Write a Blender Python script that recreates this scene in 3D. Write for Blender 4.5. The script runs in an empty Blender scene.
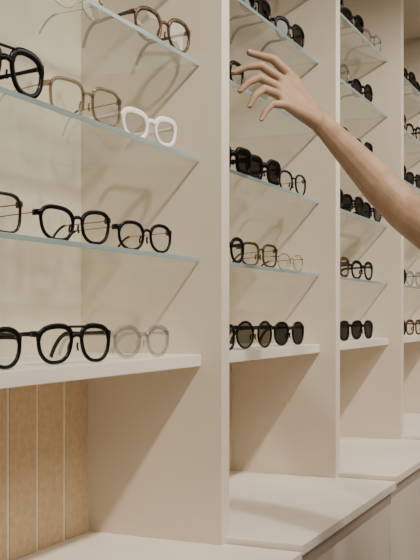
import bpy, bmesh, math, random
from mathutils import Vector, Matrix
random.seed(4)
CZ=1.35
SC=bpy.context.scene
COL=SC.collection

# ---------------------------------------------------------------- materials
def newmat(name):
    m=bpy.data.materials.new(name); m.use_nodes=True
    nt=m.node_tree; return m,nt,nt.nodes["Principled BSDF"]
def plain(name,col,rough=.5,metal=0,noise=0,scale=8,bump=0,stretch=(1,1,1),spec=.5):
    m,nt,b=newmat(name)
    b.inputs["Base Color"].default_value=(*col,1)
    b.inputs["Roughness"].default_value=rough
    b.inputs["Metallic"].default_value=metal
    b.inputs["Specular IOR Level"].default_value=spec
    if noise or bump:
        tc=nt.nodes.new("ShaderNodeTexCoord"); mp=nt.nodes.new("ShaderNodeMapping")
        mp.inputs["Scale"].default_value=stretch
        n=nt.nodes.new("ShaderNodeTexNoise"); n.inputs["Scale"].default_value=scale; n.inputs["Detail"].default_value=6
        nt.links.new(tc.outputs["Object"],mp.inputs[0]); nt.links.new(mp.outputs[0],n.inputs["Vector"])
        r=nt.nodes.new("ShaderNodeValToRGB")
        r.color_ramp.elements[0].position=.3; r.color_ramp.elements[1].position=.7
        r.color_ramp.elements[0].color=(*[c*(1-noise) for c in col],1)
        r.color_ramp.elements[1].color=(*[min(1,c*(1+noise)) for c in col],1)
        nt.links.new(n.outputs["Fac"],r.inputs[0]); nt.links.new(r.outputs[0],b.inputs["Base Color"])
        if bump:
            bp=nt.nodes.new("ShaderNodeBump"); bp.inputs["Strength"].default_value=bump; bp.inputs["Distance"].default_value=.002
            nt.links.new(n.outputs["Fac"],bp.inputs["Height"]); nt.links.new(bp.outputs[0],b.inputs["Normal"])
    return m
def seethru(name,tint,f0=.04,rough=.02,body=0,bodycol=(.8,.8,.8),gain=.96):
    """thin clear sheet: transparent body + Schlick reflection that behaves the same from both sides"""
    m=bpy.data.materials.new(name); m.use_nodes=True; nt=m.node_tree; nt.nodes.clear()
    L=nt.links.new
    o=nt.nodes.new("ShaderNodeOutputMaterial"); t=nt.nodes.new("ShaderNodeBsdfTransparent"); t.inputs[0].default_value=(*tint,1)
    g=nt.nodes.new("ShaderNodeBsdfGlossy"); g.inputs["Roughness"].default_value=rough; g.inputs[0].default_value=(1,1,1,1)
    ge=nt.nodes.new("ShaderNodeNewGeometry"); dt=nt.nodes.new("ShaderNodeVectorMath"); dt.operation='DOT_PRODUCT'
    L(ge.outputs["Normal"],dt.inputs[0]); L(ge.outputs["Incoming"],dt.inputs[1])
    def mth(op,a,b=None):
        n=nt.nodes.new("ShaderNodeMath"); n.operation=op
        for i,v in enumerate((a,b)):
            if v is None: continue
            if isinstance(v,(int,float)): n.inputs[i].default_value=v
            else: L(v,n.inputs[i])
        return n.outputs[0]
    c=mth('ABSOLUTE',dt.outputs["Value"]); s=mth('SUBTRACT',1.0,c); s=mth('MAXIMUM',s,0.0); p=mth('POWER',s,5.0)
    fz=mth('ADD',mth('MULTIPLY',p,gain),f0)
    mx=nt.nodes.new("ShaderNodeMixShader"); L(fz,mx.inputs[0])
    last=t
    if body:
        d=nt.nodes.new("ShaderNodeBsdfDiffuse"); d.inputs[0].default_value=(*bodycol,1)
        tl=nt.nodes.new("ShaderNodeBsdfTranslucent"); tl.inputs[0].default_value=(*bodycol,1)
        m3=nt.nodes.new("ShaderNodeMixShader"); m3.inputs[0].default_value=.5; L(d.outputs[0],m3.inputs[1]); L(tl.outputs[0],m3.inputs[2])
        m2=nt.nodes.new("ShaderNodeMixShader"); m2.inputs[0].default_value=body
        L(t.outputs[0],m2.inputs[1]); L(m3.outputs[0],m2.inputs[2]); last=m2
    L(last.outputs[0],mx.inputs[1]); L(g.outputs[0],mx.inputs[2]); L(mx.outputs[0],o.inputs[0])
    return m

M_lam=plain("beige_laminate",(.73,.645,.53),.45,noise=.03,scale=5,stretch=(1,1,.4))
M_back=plain("beige_back_panel",(.71,.62,.50),.5,noise=.03,scale=6)
M_shelf=plain("pale_wood_shelf",(.81,.74,.645),.4,noise=.03,scale=10,stretch=(.3,2,1))
M_counter=plain("counter_laminate",(.82,.75,.655),.4,noise=.025,scale=14)
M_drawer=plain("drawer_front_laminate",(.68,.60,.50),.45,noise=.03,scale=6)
M_dark=plain("shadow_gap",(.08,.065,.05),.8,noise=.1)
M_grout=plain("cream_grout",(.90,.85,.74),.8,noise=.05,scale=40)
M_tile=plain("tan_clay_tile",(.64,.485,.30),.8,noise=.10,scale=80,bump=.3)
M_glass=seethru("shelf_glass",(.92,.945,.93),.06,.012,body=.025,bodycol=(.74,.76,.73),gain=1.0)
M_gedge=plain("glass_edge",(.26,.35,.34),.12,noise=.06,scale=20)
M_wall=plain("wall_paint",(.58,.50,.41),.7,noise=.03)
M_floor=plain("floor_concrete",(.34,.29,.24),.5,noise=.1,scale=4)
M_ceil=plain("ceiling_paint",(.72,.67,.60),.8,noise=.02)
M_fix=plain("lamp_metal",(.05,.05,.05),.4,metal=.6,noise=.05)
M_black=plain("black_acetate",(.003,.003,.004),.2,noise=.1,spec=.22)
M_tort=plain("tortoise_acetate",(.07,.036,.013),.25,noise=.75,scale=110,spec=.4)
M_brown=plain("brown_acetate",(.02,.011,.007),.25,noise=.4,scale=80,spec=.4)
M_white=plain("ivory_acetate",(.88,.81,.74),.3,noise=.04)
M_gold=plain("gold_wire",(.45,.32,.16),.25,metal=1,noise=.05)
M_cryst=seethru("crystal_acetate",(.74,.755,.75),.14,.05,body=.04,bodycol=(.85,.85,.84))
M_champ=seethru("champagne_acetate",(.60,.54,.43),.08,.08,body=.05,bodycol=(.5,.42,.30))
M_lens=seethru("clear_lens",(.94,.955,.945),.06,.01)
M_sun=seethru("sun_lens",(.05,.055,.05),.05,.02)
M_sung=seethru("graded_lens",(.20,.19,.16),.05,.02)

# ---------------------------------------------------------------- helpers
def link(o,parent=None):
    COL.objects.link(o)
    if parent: o.parent=parent
    return o
def empty(name,loc=(0,0,0)):
    e=bpy.data.objects.new(name,None); e.empty_display_size=.05; e.location=loc; COL.objects.link(e); return e
def box(name,x0,x1,y0,y1,z0,z1,mat,parent=None,bev=.0015,edge=None):
    bm=bmesh.new(); bmesh.ops.create_cube(bm,size=1)
    for v in bm.verts:
        v.co=Vector(((x0+x1)/2+v.co.x*(x1-x0),(y0+y1)/2+v.co.y*(y1-y0),(z0+z1)/2+v.co.z*(z1-z0)))
    if bev: bmesh.ops.bevel(bm,geom=bm.edges[:],offset=bev,segments=2,affect='EDGES',profile=.6)
    if edge:
        bm.normal_update()
        for f in bm.faces:
            if f.normal.y<-.3: f.material_index=1
    me=bpy.data.meshes.new(name); bm.to_mesh(me); bm.free()
    me.materials.append(mat)
    if edge: me.materials.append(edge)
    return link(bpy.data.objects.new(name,me),parent)

# ---------------------------------------------------------------- room shell
box("floor",-2.1,6.1,-3.1,1.2,-.1,0,M_floor,bev=0)
box("ceiling",-2.1,6.1,-3.1,1.2,2.8,2.9,M_ceil,bev=0)
box("wall_back",-2.1,6.1,1.06,1.2,0,2.8,M_wall,bev=0)
box("wall_left",-2.1,-2.0,-3.1,1.06,0,2.8,M_wall,bev=0)
box("wall_right",6.0,6.1,-3.1,1.06,0,2.8,M_wall,bev=0)
box("wall_front",-2.0,6.0,-3.1,-3.0,0,2.8,M_wall,bev=0)
box("baseboard_front",-2.0,6.0,-3.0,-2.985,0,.1,M_ceil)

# ---------------------------------------------------------------- display cabinet
cab=empty("eyewear_display_cabinet")
PW=.035; PER=.72; PX=[.16,.88,1.60,2.32,3.04,3.76,4.48]
CT=CZ-.41
STEP=[-.024,-.012,0,.012,.024,.036]
TOP=CZ+1.1
SH=[.108,.294,.472,.65,.83]
for i,x in enumerate(PX):
    box("partition_%d"%i,x,x+PW,.70,1.02,CT-.03,TOP,M_lam,cab)
box("crown_panel",PX[0],PX[-1]+PW,.70,1.02,TOP,TOP+.04,M_lam,cab)
box("crown_fascia",PX[0],PX[-1]+PW,.72,1.04,TOP+.04,2.8,M_lam,cab)
box("cabinet_back",PX[0],PX[-1]+PW,1.02,1.055,.0,TOP+.04,M_back,cab)
for i in range(len(PX)-1):
    a=PX[i]+PW; b=PX[i+1]
    ct=CT+STEP[i]
    box("back_panel_%d"%i,a,b,1.003,1.02,CZ-.075,TOP,M_back,cab,bev=.0005)
    box("wood_shelf_%d"%i,a+.0005,b-.0005,.742,1.003,CZ-.071-.022,CZ-.071,M_shelf,cab)
    for j,h in enumerate(SH):
        box("glass_shelf_%d_%d"%(i,j),a+.001,b-.001,.745,1.002,CZ+h-.008,CZ+h,M_glass,cab,bev=.0008,edge=M_gedge)
    box("grout_panel_%d"%i,a,b,.9865,1.02,ct,CZ-.093,M_grout,cab,bev=0)
    x=b
    k=0
    while x-a>.01:
        l=max(a,x-.087)
        box("clay_tile_%d_%d"%(i,k),l+.0036,x-.0036,.9845,.988,ct+.001,CZ-.094,M_tile,cab,bev=.001)
        x-=.087; k+=1
    # counter
    s=PX[i]+PW*.5+.002; e=PX[i+1]+PW*.5-.002
    box("counter_top_%d"%i,s,e,.55,1.02,ct-.02,ct,M_counter,cab,bev=.002)
    box("carcass_%d"%i,s,e,.584,1.02,.09,ct-.02,M_dark,cab,bev=0)
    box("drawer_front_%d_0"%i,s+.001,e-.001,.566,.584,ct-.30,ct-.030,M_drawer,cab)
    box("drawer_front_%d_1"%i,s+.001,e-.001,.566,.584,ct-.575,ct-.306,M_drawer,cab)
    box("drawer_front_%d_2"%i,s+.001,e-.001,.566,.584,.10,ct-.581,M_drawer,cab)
box("plinth",PX[0],PX[-1]+PW,.62,1.02,.0,.09,M_drawer,cab,bev=0)

# ---------------------------------------------------------------- eyewear
def sweep(bm,pts,closed,axis,w,h,mi,n=10,p=2.6,wl=None):
    rings=[];N=len(pts)
    for i,q in enumerate(pts):
        a=pts[(i-1)%N] if (closed or i>0) else pts[i]
        b=pts[(i+1)%N] if (closed or i<N-1) else pts[i]
        t=(b-a).normalized(); s=t.cross(axis).normalized(); u=s.cross(t).normalized()
        ww,hh=(w,h) if wl is None else wl[i]
        r=[]
        for k in range(n):
            ph=2*math.pi*k/n; c,sn=math.cos(ph),math.sin(ph)
            cx=math.copysign(abs(c)**(2/p),c)*ww/2; cy=math.copysign(abs(sn)**(2/p),sn)*hh/2
            r.append(bm.verts.new(q+s*cx+u*cy))
        rings.append(r)
    R=N if closed else N-1
    for i in range(R):
        A=rings[i];B=rings[(i+1)%N]
        for k in range(n):
            f=bm.faces.new((A[k],A[(k+1)%n],B[(k+1)%n],B[k])); f.material_index=mi; f.smooth=True
    if not closed:
        for r in (rings[0],rings[-1]):
            f=bm.faces.new(r); f.material_index=mi
SHAPES={ # superellipse n, taper k, droop
 "round":(2.0,.0,0),"panto":(2.3,.09,.0),"square":(3.2,.05,0),"aviator":(2.5,.15,.14),"cat":(2.6,.12,-.16),"oval":(2.2,0,0),"rect":(4.2,.05,0)}
def eyewear(kind,X,h,yaw=4,shape="panto",frame=None,temple=None,lens=None,W=.145,H=.052,wire=False,rim=.0052,Y=.762,double=False):
    bm=bmesh.new()
    n_,k_,dr=SHAPES[shape]
    g=.016; rimw=.0018 if wire else rim; rimd=.002 if wire else .0045
    a=(W-g)/4-rimw/2; c=g/2+a+rimw/2; b=H/2-rimw/2
    YA=Vector((0,1,0))
    for s in (-1,1):
        pts=[]
        for i in range(40):
            ph=2*math.pi*i/40
            x=math.copysign(abs(math.cos(ph))**(2/n_),math.cos(ph))*a
            z=math.copysign(abs(math.sin(ph))**(2/n_),math.sin(ph))*b
            x*=1+k_*z/b
            z+= -dr*b*(x/a) *.5* (1 if z>-b*.5 else .6)
            pts.append(Vector((s*(c+x),.0035*((c+x)/(W/2))**2,H/2+z)))
        mz=min(p.z for p in pts)-rimw/2
        for p_ in pts: p_.z-=mz
        if wire: sweep(bm,pts,True,YA,rimw,rimd,0,8,2)
        else:
            wl=[(rimw*(1.3 if math.sin(2*math.pi*i/40)>.2 else .9),rimd) for i in range(40)]
            sweep(bm,pts,True,YA,rimw,rimd,0,10,3,wl)
        f=bm.faces.new([bm.verts.new(p_) for p_ in pts]); f.material_index=2
        top=max(p_.z for p_ in pts)
        hz=top*.80
        hx=max(abs(p_.x) for p_ in pts if abs(p_.z-hz)<.008)
        ex=[Vector((s*(hx-.001),.003,hz)),Vector((s*(hx+.003),.0035,hz)),Vector((s*(hx+.0045),.008,hz)),Vector((s*(hx+.0045),.014,hz))]
        sweep(bm,ex,False,Vector((0,0,1)),(.0018 if wire else .004),(.003 if wire else .009),0 if not wire else 1,8,3)
        tx=hx+.0045
        tp=[];wl=[]
        for i in range(22):
            u=i/21
            y=.012+u*.128
            z=hz-u*.004
            if u>.66:
                v=(u-.66)/.34; z-= (hz-.008)*(v**1.5); y-=.012*v*v
            xx=tx-.006*u*u
            tp.append(Vector((s*xx,y,z)))
            if wire or temple is M_gold: wl.append((.0014,.0018) if u<.62 else (.0028,.0042))
            else: wl.append((.0032,.0075-.003*math.sin(min(1,u/.6)*math.pi)*.6 +.001*max(0,u-.6)))
        if wire or temple is M_gold:
            cut=14
            sweep(bm,tp[:cut+1],False,Vector((1,0,0)),0,0,1,8,2,[(w[1],w[0]) for w in wl[:cut+1]])
            sweep(bm,tp[cut:],False,Vector((1,0,0)),0,0,3,8,2.4,[(w[1],w[0]) for w in wl[cut:]])
        else:
            sweep(bm,tp,False,Vector((1,0,0)),0,0,1,8,3,[(w[1],w[0]) for w in wl])
        pc=Vector((s*(g/2+.0015),.006,H*.42))
        sweep(bm,[pc+Vector((-s*.001,0,.006)),pc+Vector((0,.002,0)),pc+Vector((s*.001,.001,-.006))],False,YA,.002,.004,0 if not wire else 2,8,2)
        if wire: sweep(bm,[pc,Vector((s*(g/2+.003),.002,H*.55))],False,YA,.001,.001,1,6,2)
    bz=H*.66
    br=[Vector((x,-.0005,bz+.004*(1-(x/(g/2+.003))**2))) for x in [ (g/2+.003)*(-1+2*i/8) for i in range(9)]]
    sweep(bm,br,False,YA,(.0018 if wire else rim*1.05),(.0018 if wire else .004),0,8,2.4)
    if double:
        br=[Vector((x,-.0005,H*.93)) for x in [ (g/2+.012)*(-1+2*i/8) for i in range(9)]]
        sweep(bm,br,False,YA,(.0018 if wire else .004),(.0018 if wire else .004),0,8,2.4)
    bmesh.ops.recalc_face_normals(bm,faces=bm.faces[:])
    me=bpy.data.meshes.new(kind); bm.to_mesh(me); bm.free()
    frame=frame or M_black
    for m in (frame,temple or frame,lens or M_lens,M_brown if wire else frame): me.materials.append(m)
    o=bpy.data.objects.new(kind,me); COL.objects.link(o)
    o.location=(X,Y,CZ+h+.0004); o.rotation_euler=(0,0,math.radians(-yaw))
    return o
E="eyeglasses"; S="sunglasses"
W0=-.071
# bay nearest the camera
eyewear(E,1.49,.472,12,"panto",M_tort,lens=M_lens,W=.154,H=.060,rim=.0062)
eyewear(E,1.27,.472,3,"oval",M_gold,wire=True,W=.14,H=.046,temple=M_gold,Y=.80)
eyewear(E,1.03,.294,8,"aviator",M_black,W=.152,H=.066,rim=.0085,double=True)
eyewear(E,1.235,.294,12,"square",M_champ,temple=M_gold,W=.154,H=.058,rim=.0044)
eyewear(E,1.44,.294,10,"cat",M_white,W=.152,H=.053,rim=.0085)
eyewear(E,.985,.108,6,"square",M_brown,temple=M_gold,W=.146,H=.054,rim=.0036)
eyewear(E,1.206,.108,10,"cat",M_black,temple=M_gold,W=.152,H=.052,rim=.0052)
eyewear(E,1.424,.108,10,"panto",M_black,temple=M_gold,W=.144,H=.050,rim=.0048)
eyewear(E,.985,W0,6,"panto",M_black,W=.146,H=.056,rim=.0062)
eyewear(E,1.203,W0,12,"aviator",M_black,W=.152,H=.059,rim=.0064,double=True)
eyewear(E,1.412,W0,10,"panto",M_cryst,W=.150,H=.055,rim=.0072)
# second bay
eyewear(S,1.93,.65,6,"square",M_black,lens=M_sun,W=.146,H=.050,rim=.007)
eyewear(S,2.155,.65,8,"aviator",M_black,lens=M_sun,W=.150,H=.056,rim=.008)
eyewear(E,1.77,.472,6,"square",M_black,W=.146,H=.052,rim=.007)
eyewear(S,1.80,.294,10,"rect",M_black,lens=M_sun,W=.150,H=.056,rim=.012)
eyewear(S,1.98,.294,10,"square",M_black,lens=M_sun,W=.150,H=.058,rim=.012)
eyewear(E,2.175,.294,6,"panto",M_black,temple=M_gold,W=.148,H=.052,rim=.0042)
eyewear(E,1.775,.108,6,"panto",M_black,W=.142,H=.054,rim=.0065)
eyewear(E,1.955,.108,10,"square",M_tort,temple=M_gold,W=.150,H=.052,rim=.0046)
eyewear(E,2.16,.108,6,"oval",M_gold,wire=True,temple=M_gold,W=.138,H=.040)
eyewear(E,1.725,W0,6,"square",M_black,W=.142,H=.054,rim=.0065)
eyewear(S,1.925,W0,10,"round",M_black,lens=M_sung,W=.146,H=.060,rim=.0042)
eyewear(S,2.150,W0,10,"panto",M_black,lens=M_sun,W=.142,H=.057,rim=.006)
# farther bays
kinds=[(S,"square",M_black,M_sun),(S,"panto",M_black,M_sun),(E,"panto",M_black,None),(E,"square",M_tort,None),(S,"round",M_black,M_sun),(S,"aviator",M_black,M_sun),(E,"panto",M_cryst,None)]
q=0
for base in (2.355,3.075,3.795):
    for hi,h in enumerate([W0]+SH):
        n3=3 if hi in (2,5) else 2
        for j in range(n3):
            kd,sp,fm,ln=kinds[(q*5+q//3)%7]; q+=1
            eyewear(kd,base+(.13+j*.215 if n3==3 else .19+j*.26),h,10,sp,fm,lens=ln,W=.148,H=.057,rim=.0078)
for h in (.65,.83):
    for j in range(3):
        kd,sp,fm,ln=kinds[(q*5+q//3)%7]; q+=1
        if h>.8: eyewear(kd,1.04+j*.215,h,6,sp,fm,lens=ln)
        eyewear(kd,.32+j*.215,h,6,sp,fm,lens=ln)
for j in range(3): eyewear(E,1.77+j*.2,.83,6,"square",M_black)

# ---------------------------------------------------------------- person
def hull(bm,spheres,n=10):
    t=bmesh.new()
    for p,r in spheres:
        for i in range(n+1):
            th=math.pi*i/n
            m=1 if i in (0,n) else 2*n
            for k in range(m):
                ph=2*math.pi*k/m
                t.verts.new(Vector(p)+r*Vector((math.sin(th)*math.cos(ph),math.sin(th)*math.sin(ph),math.cos(th))))
    bmesh.ops.convex_hull(t,input=t.verts[:])
    bmesh.ops.delete(t,geom=[v for v in t.verts if not v.link_faces],context='VERTS')
    me=bpy.data.meshes.new("t"); t.to_mesh(me); t.free(); bm.from_mesh(me); bpy.data.meshes.remove(me)
def blob(name,groups,voxel,mat,parent,smooth=6,fac=.5):
    bm=bmesh.new()
    for g in groups: hull(bm,g)
    me=bpy.data.meshes.new(name); bm.to_mesh(me); bm.free(); me.materials.append(mat)
    o=link(bpy.data.objects.new(name,me),parent)
    r=o.modifiers.new("r",'REMESH'); r.mode='VOXEL'; r.voxel_size=voxel; r.use_smooth_shade=True
    s=o.modifiers.new("s",'SMOOTH'); s.factor=fac; s.iterations=smooth
    return o
def chain(pts):
    return [[pts[i],pts[i+1]] for i in range(len(pts)-1)]
M_skin,nt,b=newmat("skin")
b.inputs["Roughness"].default_value=.52; b.inputs["Specular IOR Level"].default_value=.3
b.inputs["Subsurface Weight"].default_value=.06; b.inputs["Subsurface Radius"].default_value=(.02,.009,.005); b.inputs["Subsurface Scale"].default_value=.3
tn=nt.nodes.new("ShaderNodeTexNoise"); tn.inputs["Scale"].default_value=28; tn.inputs["Detail"].default_value=6; rp=nt.nodes.new("ShaderNodeValToRGB")
rp.color_ramp.elements[0].position=.3; rp.color_ramp.elements[1].position=.7
rp.color_ramp.elements[0].color=(.29,.18,.11,1); rp.color_ramp.elements[1].color=(.385,.25,.16,1)
tc=nt.nodes.new("ShaderNodeTexCoord"); nt.links.new(tc.outputs["Object"],tn.inputs["Vector"]); nt.links.new(tn.outputs["Fac"],rp.inputs[0]); nt.links.new(rp.outputs[0],b.inputs["Base Color"])
vt=nt.nodes.new("ShaderNodeTexVoronoi"); vt.inputs["Scale"].default_value=420; bp=nt.nodes.new("ShaderNodeBump"); bp.inputs["Strength"].default_value=.18; bp.inputs["Distance"].default_value=.0006
nt.links.new(tc.outputs["Object"],vt.inputs["Vector"]); nt.links.new(vt.outputs["Distance"],bp.inputs["Height"]); nt.links.new(bp.outputs[0],b.inputs["Normal"])
M_nail=plain("nail",(.58,.40,.31),.25,noise=.03)
M_shirt=plain("cream_cotton",(.55,.49,.42),.9,noise=.04,scale=30)
M_trous=plain("dark_trousers",(.05,.05,.055),.9,noise=.1,scale=30)
M_shoe=plain("shoe_leather",(.03,.025,.02),.5,noise=.1)
M_hair=plain("dark_hair",(.02,.014,.01),.5,noise=.3,scale=60,stretch=(1,1,.1))
M_eye=plain("eye_white",(.8,.8,.78),.2,noise=.02)
person=empty("person")
SHd=Vector((1.607,.184,1.392)); EL=Vector((1.752,.396,1.543)); WR=Vector((1.781,.573,1.734))
Fv=Vector((.911,.412,0)); Rv=Vector((.412,-.911,0)); Uv=Vector((0,0,1))
K=.00196   # hand drawn on a ~2 mm grid: across, up, and towards/away in metres
def H_(u,v,w): return WR+Rv*(u*K)+Uv*(v*K)+Fv*w
groups=[]
groups+=chain([(SHd,.050),(SHd.lerp(EL,.5),.043),(EL,.0370)])
groups+=chain([(EL,.0370),(EL.lerp(WR,.25),.0370),(EL.lerp(WR,.6),.0290),(EL.lerp(WR,.88),.0225),(WR,.0215)])
mi=(H_(-35,38,-.006),.0100); mm=(H_(-39,29,-.02),.0105); mr=(H_(-39,20,-.034),.0100); mp=(H_(-35,10,-.044),.0090)
w1=(H_(-3,6,.006),.0168); w2=(H_(-3,-3,-.010),.0168)
groups+=[[w1,w2,(WR,.0210)],[w1,w2,mi,mm],[w1,w2,mm,mr],[w1,w2,mr,mp]]
th0=(H_(-9,15,.008),.0148); th1=(H_(-25,43,.012),.0112); th2=(H_(-45,61,.004),.0092); th3=(H_(-69,66,-.006),.0066)
groups+=[[w1,th0],[th0,th1],[th1,th2],[th2,th3],[th0,th1,mi]]
def finger(m,p1,p2,p3,r): return chain([m,(p1,r),(p2,r*.88),(p3,r*.72)])
fi=(H_(-58,52,-.016),H_(-72,50,-.022),H_(-85,44,-.026))
fm_=(H_(-60,38,-.034),H_(-71,32,-.044),H_(-79,23,-.050))
fr=(H_(-56,25,-.050),H_(-65,17,-.060),H_(-70,7,-.064))
fp=(H_(-48,9,-.058),H_(-55,1,-.066),H_(-59,-7,-.070))
groups+=finger(mi,*fi,.0083)
groups+=finger(mm,*fm_,.0084)
groups+=finger(mr,*fr,.0079)
groups+=finger(mp,*fp,.0069)
arm=blob("arm_and_hand",groups,.0018,M_skin,person,3,.5)
def nail(nm,pa,pb,r):
    d=(pb-pa).normalized(); up=(Uv*.8-Fv*.6); up=(up-d*up.dot(d)).normalized(); sd=d.cross(up)
    c=pb+up*(r*.62)-d*.0005
    bm=bmesh.new(); bmesh.ops.create_uvsphere(bm,u_segments=16,v_segments=10,radius=1)
    for v in bm.verts: v.co=c+d*(v.co.x*r*.95)+sd*(v.co.y*r*.70)+up*(v.co.z*r*.32)
    for f in bm.faces: f.smooth=True
    me=bpy.data.meshes.new(nm); bm.to_mesh(me); bm.free(); me.materials.append(M_nail); link(bpy.data.objects.new(nm,me),person)
nail("nail_thumb",th2[0],th3[0],.0066); nail("nail_index",fi[1],fi[2],.0058); nail("nail_middle",fm_[1],fm_[2],.0058)
nail("nail_ring",fr[1],fr[2],.0055); nail("nail_little",fp[1],fp[2],.0048)
# torso, head, legs (standing just outside the photographed area)
cx=1.785
blob("shirt",[[((1.625,.18,1.37),.058),((1.945,.14,1.37),.058),((cx-.07,.16,1.12),.085),((cx+.07,.15,1.12),.085)],
 [((1.64,.18,1.37),.06),((cx,.16,1.43),.06),((1.93,.14,1.37),.06)],
 [((cx-.07,.16,1.12),.085),((cx+.07,.15,1.12),.085),((cx-.08,.15,.93),.10),((cx+.08,.14,.93),.10)],
 [(SHd,.062),(SHd.lerp(EL,.42),.058)],[((1.955,.14,1.37),.06),((1.985,.13,1.17),.052)]],.008,M_shirt,person)
blob("right_arm",chain([((1.98,.13,1.22),.043),((2.00,.13,1.10),.040),((1.99,.19,.88),.026)])+
 [[((1.99,.19,.88),.024),((1.985,.175,.80),.016),((1.98,.225,.80),.016)]]+
 chain([((1.985,.175,.80),.010),((1.98,.175,.76),.008),((1.972,.18,.725),.006)])+chain([((1.985,.192,.80),.010),((1.98,.193,.75),.008),((1.970,.196,.71),.006)])+
 chain([((1.983,.209,.80),.010),((1.978,.211,.75),.008),((1.968,.212,.71),.006)])+chain([((1.98,.226,.80),.010),((1.975,.229,.76),.008),((1.966,.229,.72),.006)])+
 chain([((1.98,.215,.86),.013),((1.965,.245,.82),.010),((1.958,.25,.785),.007)]),.003,M_skin,person)
blob("trousers",[[((cx-.08,.15,.93),.098),((cx+.08,.14,.93),.098),((cx-.085,.15,.82),.09),((cx+.085,.14,.82),.09)]]+
 chain([((cx-.085,.15,.84),.088),((cx-.09,.16,.48),.06),((cx-.09,.13,.09),.05)])+chain([((cx+.085,.14,.84),.088),((cx+.09,.15,.48),.06),((cx+.09,.12,.09),.05)]),.008,M_trous,person)
for nm,sx in (("shoe_l",-.09),("shoe_r",.09)):
    blob(nm,[[((cx+sx,.09,.045),.042),((cx+sx,.2,.035),.035),((cx+sx,.28,.03),.028),((cx+sx,.12,.09),.04)]],.005,M_shoe,person)
hz=1.60
blob("head",[[((cx,.15,1.42),.052),((cx,.165,1.52),.05)],[((cx,.14,hz+.03),.08),((cx,.18,hz+.02),.07),((cx,.205,hz-.06),.035)],
 [((cx,.25,hz+.01),.008),((cx,.262,hz-.018),.011)],[((cx-.022,.235,hz-.055),.008),((cx+.022,.235,hz-.055),.008)],
 [((cx-.082,.16,hz+.01),.012),((cx-.084,.155,hz-.02),.010)],[((cx+.082,.16,hz+.01),.012),((cx+.084,.155,hz-.02),.010)]],.004,M_skin,person,4)
blob("hair",[[((cx,.13,hz+.04),.09),((cx,.16,hz+.055),.078)],[((cx,.10,hz+.02),.075),((cx,.095,hz-.10),.05)]],.005,M_hair,person,4)
for s in (-1,1):
    blob("eye_%s"%("l" if s<0 else "r"),[[((cx+s*.03,.243,hz+.015),.008)]],.002,M_eye,person,1)

# ---------------------------------------------------------------- lights with fixtures
def area(name,loc,rot,sx,sy,e,col):
    l=bpy.data.lights.new(name,'AREA'); l.shape='RECTANGLE'; l.size=sx; l.size_y=sy; l.energy=e; l.color=col
    o=bpy.data.objects.new(name,l); o.location=loc; o.rotation_euler=rot; COL.objects.link(o); return o
WARM=(1,.925,.82)
fx=empty("added_fill_panel")  # unseen overhead panel, added as soft ambient fill
box("fill_housing",.2,4.2,-1.6,-.6,2.77,2.80,M_fix,fx)  # invented casing around the added fill light
a1=area("fill_light",(2.2,-1.1,2.76),(0,0,0),3.9,.9,50,WARM); a1.parent=fx
tr=empty("track_light")
box("rail",-.6,5.0,-.22,-.18,2.765,2.80,M_fix,tr)
for i,x in enumerate([-.3,.7,1.5,2.4,3.3,4.2]):
    bm=bmesh.new(); bmesh.ops.create_cone(bm,cap_ends=True,segments=24,radius1=.035,radius2=.03,depth=.12)
    me=bpy.data.meshes.new("spot_head"); bm.to_mesh(me); bm.free(); me.materials.append(M_fix)
    o=link(bpy.data.objects.new("spot_head_%d"%i,me),tr)
    tgt=Vector((x+.55,.95,1.3)); src=Vector((x,-.2,2.68)); d=(tgt-src).normalized()
    o.location=src; o.rotation_euler=d.to_track_quat('-Z','Y').to_euler()
    l=bpy.data.lights.new("spot",'SPOT'); l.energy=72; l.color=WARM; l.spot_size=math.radians(75); l.spot_blend=.8; l.shadow_soft_size=.045
    lo=bpy.data.objects.new("spot_lamp_%d"%i,l); lo.location=src+d*.075; lo.rotation_euler=o.rotation_euler; link(lo,tr)
w=bpy.data.worlds.new("world"); SC.world=w; w.use_nodes=True
w.node_tree.nodes["Background"].inputs[0].default_value=(1,.93,.85,1); w.node_tree.nodes["Background"].inputs[1].default_value=.3

# ---------------------------------------------------------------- camera
cd=bpy.data.cameras.new("camera"); cam=bpy.data.objects.new("camera",cd); COL.objects.link(cam)
cam.location=(0,0,CZ)
th=math.atan2(430,950)
cam.rotation_euler=Vector((math.cos(th),math.sin(th),0)).to_track_quat('-Z','Y').to_euler()
cd.lens=950/560*36; cd.sensor_width=36; cd.sensor_fit='AUTO'; cd.shift_y=36/560; cd.clip_start=.02
SC.camera=cam
